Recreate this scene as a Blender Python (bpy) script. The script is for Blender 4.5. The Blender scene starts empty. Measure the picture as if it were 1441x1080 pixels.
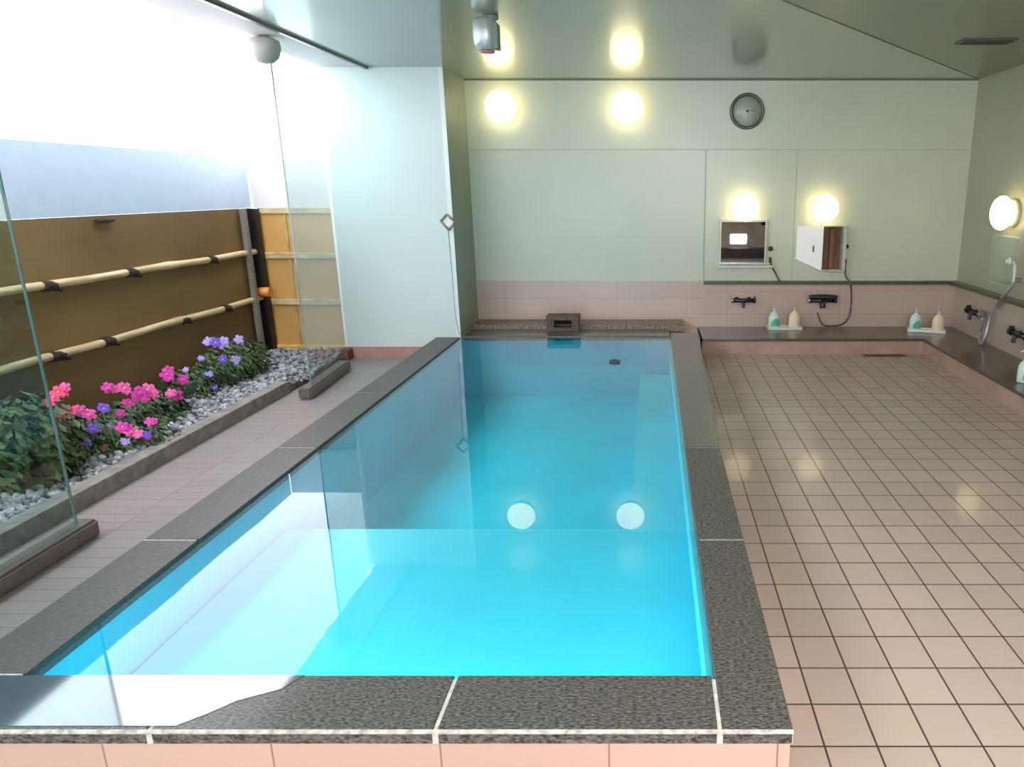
import bpy, bmesh, math, random
from mathutils import Vector, Matrix
random.seed(7)
scene = bpy.context.scene
COL = scene.collection
# ------------------------------------------------------------------ camera
F, CX, CY, CAMH = 1030.0, 917.0, 540.0, 1.6
TH = math.atan((CY - 265.0) / F)
cs, sn = math.cos(TH), math.sin(TH)
cam = bpy.data.cameras.new('camera'); camo = bpy.data.objects.new('camera', cam); COL.objects.link(camo)
cam.sensor_width = 36; cam.sensor_fit = 'HORIZONTAL'; cam.lens = F / 1441 * 36
cam.shift_x = -(CX - 720.5) / 1441; cam.clip_start = .05
camo.location = (0, 0, CAMH); camo.rotation_euler = (math.pi / 2 - TH, 0, 0)
scene.camera = camo

def ray(u, v):
    a = (u - CX) / F; b = (CY - v) / F
    return Vector((a, cs + b * sn, -sn + b * cs))
def onX(u, v, X): r = ray(u, v); t = X / r.x; return Vector((X, r.y * t, CAMH + r.z * t))
def onY(u, v, Y): r = ray(u, v); t = Y / r.y; return Vector((r.x * t, Y, CAMH + r.z * t))
def onZ(u, v, Z): r = ray(u, v); t = (Z - CAMH) / r.z; return Vector((r.x * t, r.y * t, Z))

# ------------------------------------------------------------------ materials
def lin(c):
    c = [x / 255.0 for x in c]
    return tuple((x / 12.92 if x <= .04045 else ((x + .055) / 1.055) ** 2.4) for x in c) + (1,)
def mat(name, rgb, rough=.5, noise=0, nscale=8, metal=0, emit=None, es=0, bump=0, bscale=60, coat=0, crough=.05, spec=.5, rgb2=None, stretch=None):
    m = bpy.data.materials.new(name); m.use_nodes = True
    nt = m.node_tree; b = nt.nodes['Principled BSDF']; L = nt.links
    b.inputs['Base Color'].default_value = lin(rgb)
    b.inputs['Roughness'].default_value = rough; b.inputs['Metallic'].default_value = metal
    b.inputs['Coat Weight'].default_value = coat; b.inputs['Coat Roughness'].default_value = crough
    b.inputs['Specular IOR Level'].default_value = spec
    if emit: b.inputs['Emission Color'].default_value = lin(emit); b.inputs['Emission Strength'].default_value = es
    if noise or bump or rgb2:
        tc = nt.nodes.new('ShaderNodeTexCoord'); mp = nt.nodes.new('ShaderNodeMapping')
        L.new(tc.outputs['Object'], mp.inputs['Vector'])
        if stretch: mp.inputs['Scale'].default_value = stretch
    if noise or rgb2:
        n = nt.nodes.new('ShaderNodeTexNoise'); n.inputs['Scale'].default_value = nscale; n.inputs['Detail'].default_value = 6
        L.new(mp.outputs[0], n.inputs['Vector'])
        cr = nt.nodes.new('ShaderNodeValToRGB'); cr.color_ramp.elements[0].position = .35; cr.color_ramp.elements[1].position = .65
        c2 = rgb2 or [min(255, x * (1 + noise)) for x in rgb]; c1 = rgb if rgb2 else [x * (1 - noise) for x in rgb]
        cr.color_ramp.elements[0].color = lin(c1); cr.color_ramp.elements[1].color = lin(c2)
        L.new(n.outputs['Fac'], cr.inputs['Fac']); L.new(cr.outputs['Color'], b.inputs['Base Color'])
    if bump:
        n2 = nt.nodes.new('ShaderNodeTexNoise'); n2.inputs['Scale'].default_value = bscale; n2.inputs['Detail'].default_value = 4
        L.new(mp.outputs[0], n2.inputs['Vector'])
        bp = nt.nodes.new('ShaderNodeBump'); bp.inputs['Strength'].default_value = bump; bp.inputs['Distance'].default_value = .01
        L.new(n2.outputs['Fac'], bp.inputs['Height']); L.new(bp.outputs[0], b.inputs['Normal'])
    return m

def tile_mat(name, rgb, grout, sx, sy, ox=0, oy=0, gap=.004, rough=.35, coat=.4, crough=.12, var=.05, axes='XY', spec=.5, fade=None, soft=.0012):
    """rectangular tiles laid on a grid, from object coordinates"""
    m = bpy.data.materials.new(name); m.use_nodes = True
    nt = m.node_tree; b = nt.nodes['Principled BSDF']; L = nt.links; N = nt.nodes.new
    tc = N('ShaderNodeTexCoord'); sep = N('ShaderNodeSeparateXYZ'); L.new(tc.outputs['Object'], sep.inputs[0])
    def M(op, a, bb=None, cc=None):
        n = N('ShaderNodeMath'); n.operation = op
        for i, x in enumerate((a, bb, cc)):
            if x is None: continue
            if hasattr(x, 'is_output'): L.new(x, n.inputs[i])
            else: n.inputs[i].default_value = x
        return n.outputs[0]
    def edge(s, size, off):
        q = M('DIVIDE', M('SUBTRACT', s, off), size)
        fr = M('FRACT', q)
        d = M('MULTIPLY', M('MINIMUM', fr, M('SUBTRACT', 1.0, fr)), size)
        return d, M('FLOOR', q)
    dx, ix = edge(sep.outputs[axes[0]], sx, ox); dy, iy = edge(sep.outputs[axes[1]], sy, oy)
    dm = M('MINIMUM', dx, dy)
    mr = N('ShaderNodeMapRange'); mr.interpolation_type = 'SMOOTHSTEP'
    L.new(dm, mr.inputs['Value']); mr.inputs['From Min'].default_value = gap / 2; mr.inputs['From Max'].default_value = gap / 2 + soft
    cmb = N('ShaderNodeCombineXYZ'); L.new(ix, cmb.inputs[0]); L.new(iy, cmb.inputs[1])
    wn = N('ShaderNodeTexWhiteNoise'); wn.noise_dimensions = '3D'; L.new(cmb.outputs[0], wn.inputs['Vector'])
    ns = N('ShaderNodeTexNoise'); ns.inputs['Scale'].default_value = 1.3; ns.inputs['Detail'].default_value = 4; L.new(tc.outputs['Object'], ns.inputs['Vector'])
    f = M('ADD', M('MULTIPLY', wn.outputs['Value'], .6), M('MULTIPLY', ns.outputs['Fac'], .5))
    mx = N('ShaderNodeMix'); mx.data_type = 'RGBA'; L.new(f, mx.inputs['Factor'])
    mx.inputs['A'].default_value = lin([x * (1 - var) for x in rgb]); mx.inputs['B'].default_value = lin([min(255, x * (1 + var)) for x in rgb])
    m2 = N('ShaderNodeMix'); m2.data_type = 'RGBA'; L.new(mr.outputs[0], m2.inputs['Factor'])
    m2.inputs['A'].default_value = lin(grout); L.new(mx.outputs['Result'], m2.inputs['B'])
    L.new(m2.outputs['Result'], b.inputs['Base Color'])
    b.inputs['Roughness'].default_value = rough; b.inputs['Coat Weight'].default_value = coat; b.inputs['Coat Roughness'].default_value = crough
    b.inputs['Specular IOR Level'].default_value = spec
    bp = N('ShaderNodeBump'); bp.inputs['Strength'].default_value = .35; bp.inputs['Distance'].default_value = .002
    L.new(mr.outputs[0], bp.inputs['Height']); L.new(bp.outputs[0], b.inputs['Normal'])
    return m

def surface_glass(name, tint, ior=1.45, rough=0.0, wave=0, gain=1.0):
    m = bpy.data.materials.new(name); m.use_nodes = True
    nt = m.node_tree; N = nt.nodes.new; L = nt.links
    for n in list(nt.nodes): nt.nodes.remove(n)
    out = N('ShaderNodeOutputMaterial'); mx = N('ShaderNodeMixShader'); tr = N('ShaderNodeBsdfTransparent'); gl = N('ShaderNodeBsdfGlossy'); fr = N('ShaderNodeFresnel')
    tr.inputs['Color'].default_value = lin(tint); gl.inputs['Roughness'].default_value = rough; fr.inputs['IOR'].default_value = ior
    geo = N('ShaderNodeNewGeometry'); io = N('ShaderNodeMapRange'); io.inputs['To Min'].default_value = ior; io.inputs['To Max'].default_value = 1/ior
    L.new(geo.outputs['Backfacing'], io.inputs['Value']); L.new(io.outputs[0], fr.inputs['IOR'])
    fac = fr.outputs[0]
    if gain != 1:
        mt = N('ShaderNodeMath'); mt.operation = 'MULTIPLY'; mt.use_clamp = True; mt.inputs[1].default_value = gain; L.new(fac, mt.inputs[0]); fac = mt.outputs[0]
    L.new(fac, mx.inputs[0]); L.new(tr.outputs[0], mx.inputs[1]); L.new(gl.outputs[0], mx.inputs[2]); L.new(mx.outputs[0], out.inputs[0])
    if wave:
        tc = N('ShaderNodeTexCoord'); n = N('ShaderNodeTexNoise'); n.inputs['Scale'].default_value = 1.6; n.inputs['Detail'].default_value = 2
        L.new(tc.outputs['Object'], n.inputs['Vector'])
        bp = N('ShaderNodeBump'); bp.inputs['Strength'].default_value = wave; bp.inputs['Distance'].default_value = .05
        L.new(n.outputs['Fac'], bp.inputs['Height']); L.new(bp.outputs[0], gl.inputs['Normal'])
    return m

# ------------------------------------------------------------------ mesh helpers
class MB:
    def __init__(s): s.bm = bmesh.new(); s.mi = 0
    def _f(s, vs):
        try: f = s.bm.faces.new(vs); f.material_index = s.mi; return f
        except ValueError: return None
    def box(s, x0, x1, y0, y1, z0, z1, bev=0):
        return s.hexa([(x0,y0,z0),(x1,y0,z0),(x1,y1,z0),(x0,y1,z0),(x0,y0,z1),(x1,y0,z1),(x1,y1,z1),(x0,y1,z1)], bev)
    def hexa(s, P, bev=0):
        v = [s.bm.verts.new(p) for p in P]
        fs = [s._f([v[i] for i in q]) for q in ((0,3,2,1),(4,5,6,7),(0,1,5,4),(1,2,6,5),(2,3,7,6),(3,0,4,7))]
        if bev:
            es = list({e for f in fs for e in f.edges})
            r = bmesh.ops.bevel(s.bm, geom=es, offset=bev, segments=2, affect='EDGES', profile=.6)
            for f in r['faces']: f.material_index = s.mi
        return s
    def quad(s, *P): s._f([s.bm.verts.new(p) for p in P]); return s
    def prism(s, pts, axis, a, b):
        def P(p, t):
            return {'X': (t, p[0], p[1]), 'Y': (p[0], t, p[1]), 'Z': (p[0], p[1], t)}[axis]
        A = [s.bm.verts.new(P(p, a)) for p in pts]; B = [s.bm.verts.new(P(p, b)) for p in pts]; n = len(pts)
        s._f(A[::-1]); s._f(B)
        for i in range(n): s._f([A[i], A[(i+1) % n], B[(i+1) % n], B[i]])
        return s
    def lathe(s, prof, c=(0,0,0), seg=24, axis='Z', squash=1, smooth=True):
        c = Vector(c)
        def P(r, h, a):
            x, y = r * math.cos(a), r * math.sin(a) * squash
            return c + (Vector((x, y, h)) if axis == 'Z' else Vector((x, -h, y)) if axis == 'Y' else Vector((-h, x, y)))
        rings = []
        for r, h in prof:
            if r < 1e-5: rings.append([s.bm.verts.new(P(0, h, 0))])
            else: rings.append([s.bm.verts.new(P(r, h, 2*math.pi*k/seg)) for k in range(seg)])
        for a, b in zip(rings, rings[1:]):
            for k in range(seg):
                q = (k+1) % seg
                if len(a) == 1 and len(b) == 1: continue
                if len(a) == 1: f = s._f([a[0], b[k], b[q]])
                elif len(b) == 1: f = s._f([a[k], a[q], b[0]])
                else: f = s._f([a[k], a[q], b[q], b[k]])
                if f: f.smooth = smooth
        for rr in (rings[0], rings[-1]):
            if len(rr) > 1: s._f(rr)
        return s
    def tube(s, pts, r, seg=10, r1=None):
        pts = [Vector(p) for p in pts]; rings = []
        up = Vector((0, 0, 1))
        for i, p in enumerate(pts):
            d = (pts[min(i+1, len(pts)-1)] - pts[max(i-1, 0)]).normalized()
            u = d.cross(up)
            if u.length < .05: u = d.cross(Vector((1, 0, 0)))
            u.normalize(); w = u.cross(d)
            rr = r if r1 is None else r + (r1 - r) * i / (len(pts)-1)
            rings.append([s.bm.verts.new(p + (u*math.cos(2*math.pi*k/seg) + w*math.sin(2*math.pi*k/seg))*rr) for k in range(seg)])
        for a, b in zip(rings, rings[1:]):
            for k in range(seg):
                f = s._f([a[k], a[(k+1)%seg], b[(k+1)%seg], b[k]])
                if f: f.smooth = True
        s._f(rings[0][::-1]); s._f(rings[-1]); return s
    def build(s, name, m, parent=None, origin=None):
        bmesh.ops.recalc_face_normals(s.bm, faces=s.bm.faces[:])
        me = bpy.data.meshes.new(name)
        o = bpy.data.objects.new(name, me); COL.objects.link(o)
        org = Vector(origin) if origin is not None else None
        if org is not None:
            for v in s.bm.verts: v.co -= org
        s.bm.to_mesh(me); s.bm.free()
        if org is not None: o.location = org
        for mm in (m if isinstance(m, (list, tuple)) else [m]): me.materials.append(mm)
        if parent: 
            o.parent = parent
            pm = parent.location if parent.parent is None else parent.location + parent.parent.location
            o.location = o.location - pm if org is None else org - pm
        return o
def tag(o, label=None, cat=None, group=None, kind=None):
    if label: o['label'] = label
    if cat: o['category'] = cat
    if group: o['group'] = group
    if kind: o['kind'] = kind
    return o
def thing(name, loc, label, cat, group=None):
    o = bpy.data.objects.new(name, None); COL.objects.link(o); o.location = loc; o.empty_display_size = .1
    return tag(o, label, cat, group)
def struct(name, mb, m, label=None, cat=None):
    o = mb.build(name, m); tag(o, label, cat, None, 'structure'); return o
def smooth_path(pts, n=8):
    pts = [Vector(p) for p in pts]; out = []
    for i in range(len(pts)-1):
        p0 = pts[max(i-1,0)]; p1 = pts[i]; p2 = pts[i+1]; p3 = pts[min(i+2, len(pts)-1)]
        for k in range(n):
            t = k/n
            out.append(.5*((2*p1)+(-p0+p2)*t+(2*p0-5*p1+4*p2-p3)*t*t+(-p0+3*p1-3*p2+p3)*t**3))
    out.append(pts[-1]); return out

# ------------------------------------------------------------------ palette
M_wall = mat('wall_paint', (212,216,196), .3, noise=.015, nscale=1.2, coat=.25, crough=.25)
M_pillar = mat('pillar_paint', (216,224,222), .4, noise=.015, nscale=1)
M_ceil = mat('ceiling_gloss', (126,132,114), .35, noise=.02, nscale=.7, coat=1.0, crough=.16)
M_ceil_w = mat('ceiling_lit', (160,170,162), .4, noise=.02, nscale=.7, coat=.5, crough=.15)
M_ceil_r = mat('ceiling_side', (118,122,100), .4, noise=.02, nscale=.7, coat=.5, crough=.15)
M_seam = mat('seam_grey', (120,130,120), .5, noise=.05)
M_dark = mat('dark_trim', (78,76,62), .4, noise=.1, nscale=20, coat=.4, crough=.2)
M_eave = mat('eave_board', (215,208,206), .6, noise=.03, nscale=2)
M_floor = tile_mat('floor_tiles', (192,172,159), (84,58,46), .1565, .1835, ox=.513, oy=1.819, gap=.0035, rough=.45, coat=.32, crough=.09, var=.045, soft=.003)
M_walk = tile_mat('walkway_tiles', (140,131,130), (112,103,101), .9, .09, ox=.1, gap=.002, rough=.4, coat=.4, crough=.2, var=.04, soft=.004)
M_riser = tile_mat('pink_riser_tiles', (198,166,150), (150,118,104), .455, .4, ox=-.115, oy=-.1, gap=.004, rough=.35, axes='XZ', var=.03)
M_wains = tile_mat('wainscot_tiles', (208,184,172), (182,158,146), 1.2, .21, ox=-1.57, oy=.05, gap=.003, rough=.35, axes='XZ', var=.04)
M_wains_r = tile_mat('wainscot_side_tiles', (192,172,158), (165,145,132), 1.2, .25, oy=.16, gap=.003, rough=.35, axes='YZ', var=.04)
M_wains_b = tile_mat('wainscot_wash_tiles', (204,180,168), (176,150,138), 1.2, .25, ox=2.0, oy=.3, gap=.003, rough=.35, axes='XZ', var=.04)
M_base = mat('pink_base', (186,138,130), .45, noise=.04, nscale=5)
M_ledge = mat('wet_ledge', (84,68,58), .3, noise=.1, nscale=6, coat=.5, crough=.15)
M_ledge_r = mat('ledge_riser', (182,150,136), .4, noise=.05, nscale=4)
M_granite = mat('granite_wet', (26,25,23), .5, nscale=120, rgb2=(122,116,108), bump=1.0, bscale=160, coat=.35, crough=.15, stretch=(.6,1.3,1))
M_granite_far = mat('granite_smooth', (70,66,60), .4, nscale=60, rgb2=(98,92,84), bump=.15, bscale=90, coat=.6, crough=.1)
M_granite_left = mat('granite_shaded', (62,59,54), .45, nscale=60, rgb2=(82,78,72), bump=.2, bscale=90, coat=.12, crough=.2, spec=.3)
M_granite_wet = mat('granite_water_film', (84,82,80), .4, nscale=60, rgb2=(96,94,92), coat=1, crough=.03)
M_grout = mat('grout_white', (206,202,192), .7, noise=.08, nscale=40)
M_chamfer = mat('worn_edge_highlight', (150,146,138), .6, nscale=50, rgb2=(205,200,192))  # pale tone paints the highlight along the worn front edge
M_backcope = mat('stone_back', (104,92,80), .5, nscale=40, rgb2=(168,150,134), bump=.2)
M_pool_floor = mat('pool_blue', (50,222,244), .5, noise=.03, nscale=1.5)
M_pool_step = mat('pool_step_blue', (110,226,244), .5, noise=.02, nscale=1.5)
M_pool_edge = mat('pool_edge_lit', (150,235,250), .5, noise=.02)
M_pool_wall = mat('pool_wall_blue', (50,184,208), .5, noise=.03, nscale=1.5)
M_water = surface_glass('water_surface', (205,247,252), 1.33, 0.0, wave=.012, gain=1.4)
M_glass = surface_glass('clear_glass', (214,234,232), 1.5, 0.0, gain=1.3)
M_glass_edge = mat('glass_edge', (92,122,118), .2, noise=.05, coat=.6)
M_curb = mat('dark_curb', (92,84,78), .5, noise=.1, nscale=12, coat=.3, crough=.2)
M_stone = mat('curb_stone', (124,120,114), .7, noise=.12, nscale=14, bump=.2)
M_soil = mat('soil', (92,90,86), .9, noise=.25, nscale=30, bump=.5)
M_black = mat('black_post', (14,12,10), .5, noise=.1)
M_grey = mat('grey_post', (120,118,112), .5, noise=.08)
M_fence = mat('fence_board', (128,102,58), .7, nscale=1.1, rgb2=(104,78,42), stretch=(1,.5,1.4))
M_fence_far = mat('fence_board_far', (198,152,84), .6, noise=.04, nscale=2)
M_rail = mat('bamboo_rail', (214,192,150), .5, nscale=9, rgb2=(176,150,108), stretch=(1,.4,4))
M_tie = mat('rope_tie', (46,34,24), .9, noise=.2, nscale=60)
M_screen = mat('pale_screen', (184,200,218), .5, noise=.01)
M_screen_far = mat('warm_screen', (216,208,206), .5, noise=.01)
M_lamp = mat('lamp_globe', (255,250,235), .4, noise=.005, emit=(255,238,180), es=4.2)
M_lampbase = mat('lamp_base', (214,212,190), .5, noise=.02)
M_white = mat('white_plastic', (238,238,232), .35, noise=.01, coat=.3)
M_mirror = mat('mirror_silver', (235,235,235), .02, noise=.004, metal=1)
M_chrome = mat('chrome', (170,172,172), .18, noise=.03, metal=1)
M_faucet = mat('dark_chrome', (66,68,70), .22, noise=.1, nscale=25, metal=.8)
M_faucet2 = mat('dark_cap', (40,42,44), .35, noise=.1)
M_hose = mat('hose_dark', (96,92,86), .35, noise=.1, metal=.5)
M_hose_l = mat('hose_silver', (176,172,176), .3, noise=.06, metal=.4)
M_green = mat('mint_bottle', (222,242,232), .35, noise=.02, coat=.3)
M_cream = mat('cream_bottle', (250,232,200), .35, noise=.02, coat=.3)
M_teal = mat('teal_label', (96,190,172), .5, noise=.05, nscale=20)
M_pump = mat('pump_white', (232,230,220), .35, noise=.01)
M_pumpc = mat('pump_tan', (224,206,172), .35, noise=.01)
M_clockrim = mat('clock_rim', (92,98,84), .3, noise=.05, metal=.4)
M_clockface = mat('clock_face', (192,198,182), .35, noise=.03, nscale=3, coat=.4)
M_brown = mat('brown_wood', (120,82,58), .5, noise=.15, nscale=5, stretch=(3,1,.4))
M_hole = mat('dark_hole', (12,10,9), .8, noise=.1)
M_inlet = mat('inlet_stone', (66,52,42), .6, nscale=50, rgb2=(112,96,82), bump=.3)
M_leafs = [mat('leaf_%s' % n, c, .6, noise=.35, nscale=7) for n, c in (('deep',(40,62,34)), ('mid',(58,84,46)), ('olive',(82,98,58)))]
M_fl = {'pink': mat('petal_pink', (238,96,176), .6, noise=.08, nscale=30), 'magenta': mat('petal_magenta', (214,58,168), .6, noise=.08, nscale=30),
        'rose': mat('petal_rose', (236,72,120), .6, noise=.08, nscale=30), 'violet': mat('petal_violet', (120,84,206), .6, noise=.08, nscale=30),
        'lilac': mat('petal_lilac', (172,156,230), .6, noise=.08, nscale=30), 'eye': mat('flower_eye', (246,226,150), .6, noise=.05)}
M_red = mat('red_marking', (196,112,96), .5, noise=.05)
M_eavegrey = mat('grey_body', (168,168,160), .5, noise=.04)
M_gravel = mat('gravel', (98,100,104), .8, nscale=14, rgb2=(184,186,190))

# ------------------------------------------------------------------ dimensions
PX0, PX1, PY0, PY1 = -1.86, .18, 1.885, 7.05      # water edges
CT, WZ = .20, .188                                 # coping top, water level
CXL, CXR, CYN = -2.10, .385, 1.645
BY, RX, ZC, PFY = 7.76, 3.23, 2.64, 7.0            # back wall, right wall, ceiling, pillar face
LXP = -2.99
SEAM = -1.86

# ------------------------------------------------------------------ shell
FY0 = -2.2
struct('floor', MB().box(CXR-.12, 3.4, FY0, BY+.1, -.06, 0).box(CXL, CXR-.12, FY0, CYN+.02, -.06, 0), M_floor)
struct('floor_walkway', MB().box(-2.93, CXL+.05, FY0, PFY+.05, -.06, -.001), M_walk)
M_floor_n = M_floor
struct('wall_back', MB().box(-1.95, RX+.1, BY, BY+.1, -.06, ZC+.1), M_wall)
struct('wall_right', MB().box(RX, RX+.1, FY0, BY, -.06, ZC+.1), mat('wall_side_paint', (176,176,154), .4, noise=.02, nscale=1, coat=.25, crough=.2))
wl = MB().box(LXP, SEAM, PFY, BY+.1, -.06, ZC+.05)
struct('wall_left', wl, M_pillar)
# edge strip on the pillar corner and darker return
tag(MB().box(SEAM-.035, SEAM+.004, PFY-.006, PFY+.0, .2, ZC).build('trim_1', M_white), kind='structure')
tag(MB().box(SEAM, SEAM+.006, PFY, BY, .2, ZC).build('trim_2', mat('return_paint', (150,160,142), .5, noise=.03, nscale=1)), kind='structure')
# ceiling in three boards, one plane; tints paint how each is lit
A = (RX, BY); Bp = (.84, 4.73); dirx = (Bp[0]-A[0])/(A[1]-Bp[1])
yend = FY0; xb = A[0] + dirx*(A[1]-yend)
# left joint runs from the pillar corner, fanning towards the room
lj = (-1.0, FY0 + 3.9)
c = MB()
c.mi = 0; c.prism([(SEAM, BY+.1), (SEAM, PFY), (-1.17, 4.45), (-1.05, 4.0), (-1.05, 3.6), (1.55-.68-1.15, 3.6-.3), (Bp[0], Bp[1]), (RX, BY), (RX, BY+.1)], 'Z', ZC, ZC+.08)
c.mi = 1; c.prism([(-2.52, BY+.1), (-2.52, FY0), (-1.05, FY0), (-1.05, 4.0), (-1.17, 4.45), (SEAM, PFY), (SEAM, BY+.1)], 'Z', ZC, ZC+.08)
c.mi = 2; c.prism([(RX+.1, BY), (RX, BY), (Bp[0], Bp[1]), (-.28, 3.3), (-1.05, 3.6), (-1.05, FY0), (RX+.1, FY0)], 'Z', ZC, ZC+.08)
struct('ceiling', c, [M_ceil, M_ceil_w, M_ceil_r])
def strip(p, q, w, z0, z1):
    p = Vector((*p, 0)); q = Vector((*q, 0)); d = (q-p).normalized(); n = Vector((-d.y, d.x, 0))*w/2
    P = [p-n, q-n, q+n, p+n]
    return [(v.x, v.y, z0) for v in P] + [(v.x, v.y, z1) for v in P]
struct('trim_3', MB().hexa(strip((RX, BY), Bp, .012, ZC-.004, ZC+.002)).hexa(strip(Bp, (-.28, 3.3), .012, ZC-.004, ZC+.002)), M_seam)
struct('trim_4', MB().hexa(strip((SEAM, PFY), (-1.17, 4.45), .01, ZC-.004, ZC+.002)), M_ceil_w)
# window head and eave outside the glass
struct('trim_5', MB().box(-2.545, -2.515, FY0, PFY, ZC-.02, ZC+.06), M_dark)
struct('trim_6', MB().box(-2.93, -2.55, FY0, PFY, ZC+.0, ZC+.06), M_eave)
# wall panel seams
struct('trim_7', MB().box(SEAM+.01, RX, BY-.004, BY, 1.975, 1.98).box(1.475, 1.48, BY-.004, BY, .66, 1.975).box(.545, .552, BY-.006, BY, .66, 1.975), mat('panel_seam', (166,180,168), .5, noise=.03))
# thin crown line
struct('trim_8', MB().box(SEAM, RX, BY-.012, BY, ZC-.012, ZC), mat('crown_line', (112,122,104), .5, noise=.03))
struct('baseboard_left', MB().box(LXP, CXL+.02, PFY-.02, PFY, -.02, .105), M_base)
# wainscots
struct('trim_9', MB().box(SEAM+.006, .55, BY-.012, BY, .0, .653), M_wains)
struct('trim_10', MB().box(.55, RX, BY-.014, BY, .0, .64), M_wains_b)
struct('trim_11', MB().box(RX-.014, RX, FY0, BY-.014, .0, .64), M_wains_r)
struct('trim_12', MB().box(.55, RX-.1, BY-.06, BY, .622, .655).prism([(RX-.1, BY), (RX-.1, BY-.06), (RX-.1, FY0), (RX, FY0), (RX, BY)], 'Z', .622, .655), M_dark)
# wash ledge (L-shaped)
LZ, LY, LX = .165, 7.10, 2.68
struct('trim_13', MB().box(.50, LX+.02, LY, BY-.014, LZ-.03, LZ, .004).box(LX, RX-.014, FY0, BY-.016, LZ-.031, LZ-.001, .004), M_ledge)
struct('trim_14', MB().box(.50, LX+.03, LY+.015, LY+.06, 0, LZ-.03).box(LX+.015, LX+.06, FY0, LY+.02, 0, LZ-.031), M_ledge_r)
# unseen wall behind the camera; openings added to let in daylight and brighten the mirror
struct('wall_rear', MB().box(-2.6, 1.87, FY0-.1, FY0, -.06, .9).box(2.26, RX+.1, FY0-.1, FY0, -.06, .9).box(1.87, 2.26, FY0-.1, FY0, -.06, .32).box(1.87, 2.26, FY0-.1, FY0, .54, .9).box(-2.6, RX+.1, FY0-.1, FY0, 2.3, ZC+.1).box(-2.6, -2.3, FY0-.1, FY0, .75, 2.3).box(-.3, .1, FY0-.1, FY0, .75, 2.3).box(2.6, RX+.1, FY0-.1, FY0, .75, 2.3).box(.1, 2.6, FY0-.1, FY0, 1.9, 2.3), mat('rear_paint', (160,146,136), .5, noise=.08, nscale=3))

b = MB(); b.box(.8, 3.2, FY0+.02, FY0+.3, 0, .24, .01)  # dark bench added so the square mirror has something to reflect
tag(b.build('mirror_bench', mat('bench_dark', (60,50,44), .5, noise=.1), origin=(2, FY0+.16, 0)), 'low dark bench added along the rear wall for the square mirror to reflect', 'bench')
b = MB(); b.box(.6, 3.1, FY0+.35, 1.1, 0, .012, .004)  # dark mat added to darken the lower part of the mirror
tag(b.build('mirror_mat', mat('mat_dark', (64,54,48), .8, noise=.1), origin=(2, -.5, 0)), 'dark mat added on the tiles behind the camera to darken the square mirror', 'mat')
# ------------------------------------------------------------------ pool
pool = thing('bathing_pool', ((PX0+PX1)/2, (PY0+PY1)/2, 0), 'rectangular indoor bathing pool edged with dark granite slabs and lined in bright blue', 'pool')
b = MB(); e = .03
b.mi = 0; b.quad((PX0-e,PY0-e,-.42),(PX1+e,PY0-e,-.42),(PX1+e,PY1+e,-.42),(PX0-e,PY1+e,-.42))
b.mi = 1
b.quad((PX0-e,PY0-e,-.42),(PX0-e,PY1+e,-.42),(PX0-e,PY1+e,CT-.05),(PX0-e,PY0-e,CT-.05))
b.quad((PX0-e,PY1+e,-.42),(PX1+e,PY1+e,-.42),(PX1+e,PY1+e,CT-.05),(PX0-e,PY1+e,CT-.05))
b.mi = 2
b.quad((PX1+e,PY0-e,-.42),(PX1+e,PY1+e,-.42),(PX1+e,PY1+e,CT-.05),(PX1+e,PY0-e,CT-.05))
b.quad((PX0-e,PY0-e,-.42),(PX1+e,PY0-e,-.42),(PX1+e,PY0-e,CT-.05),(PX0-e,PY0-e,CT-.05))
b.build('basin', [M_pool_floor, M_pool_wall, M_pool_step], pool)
# underwater bench along the near end and the right-hand side
sy = onZ(700, 745, -.10).y; sx = onZ(890, 700, -.10).x
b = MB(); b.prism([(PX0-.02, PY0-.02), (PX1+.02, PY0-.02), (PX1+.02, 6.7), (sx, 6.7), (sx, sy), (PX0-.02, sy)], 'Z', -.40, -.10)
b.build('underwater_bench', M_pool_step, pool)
MB().box(PX1-.012, PX1+.028, PY0, PY1, .02, CT-.052).build('lit_rim', M_pool_edge, pool)  # pale strip paints the light falling on the right pool edge
def slab(poly, m, z0=CT-.046, z1=CT):
    g = .0055
    cx = sum(p[0] for p in poly)/len(poly); cy = sum(p[1] for p in poly)/len(poly)
    pts = [(p[0] - g*(1 if p[0] > cx else -1), p[1] - g*(1 if p[1] > cy else -1)) for p in poly]
    b = MB(); b.prism(pts, 'Z', z0, z1)
    bmesh.ops.bevel(b.bm, geom=b.bm.edges[:], offset=.003, segments=1, affect='EDGES')
    o = b.build('coping_slab', m, pool); return o
xs = [CXL, -1.347, -.58, .183]
for i in range(3): slab([(xs[i], CYN), (xs[i+1], CYN), (xs[i+1], PY0), (xs[i], PY0)], M_granite)
ysr = [CYN, 2.75, 3.86, PY1+.2]
for i in range(3):
    xo0, xo1 = (CXR, CXR) if i < 2 else (CXR, .475)
    slab([(PX1+.003, ysr[i]), (xo0, ysr[i]), (xo1, ysr[i+1]), (PX1+.003, ysr[i+1])], M_granite if i < 2 else M_granite_far)
ysl = [PY0, 2.75, 3.86, 5.0, PFY-.002]
for i in range(4): slab([(CXL, ysl[i]), (PX0, ysl[i]), (PX0, ysl[i+1]), (CXL, ysl[i+1])], M_granite_left)
slab([(PX0+.006, PY1), (PX1+.003, PY1), (PX1+.003, 7.42), (PX0+.006, 7.42)], M_granite_far)
slab([(PX0+.006, 7.42), (.34, 7.42), (.34, BY-.013), (PX0+.006, BY-.013)], M_backcope, CT-.03, CT+.045)
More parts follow.
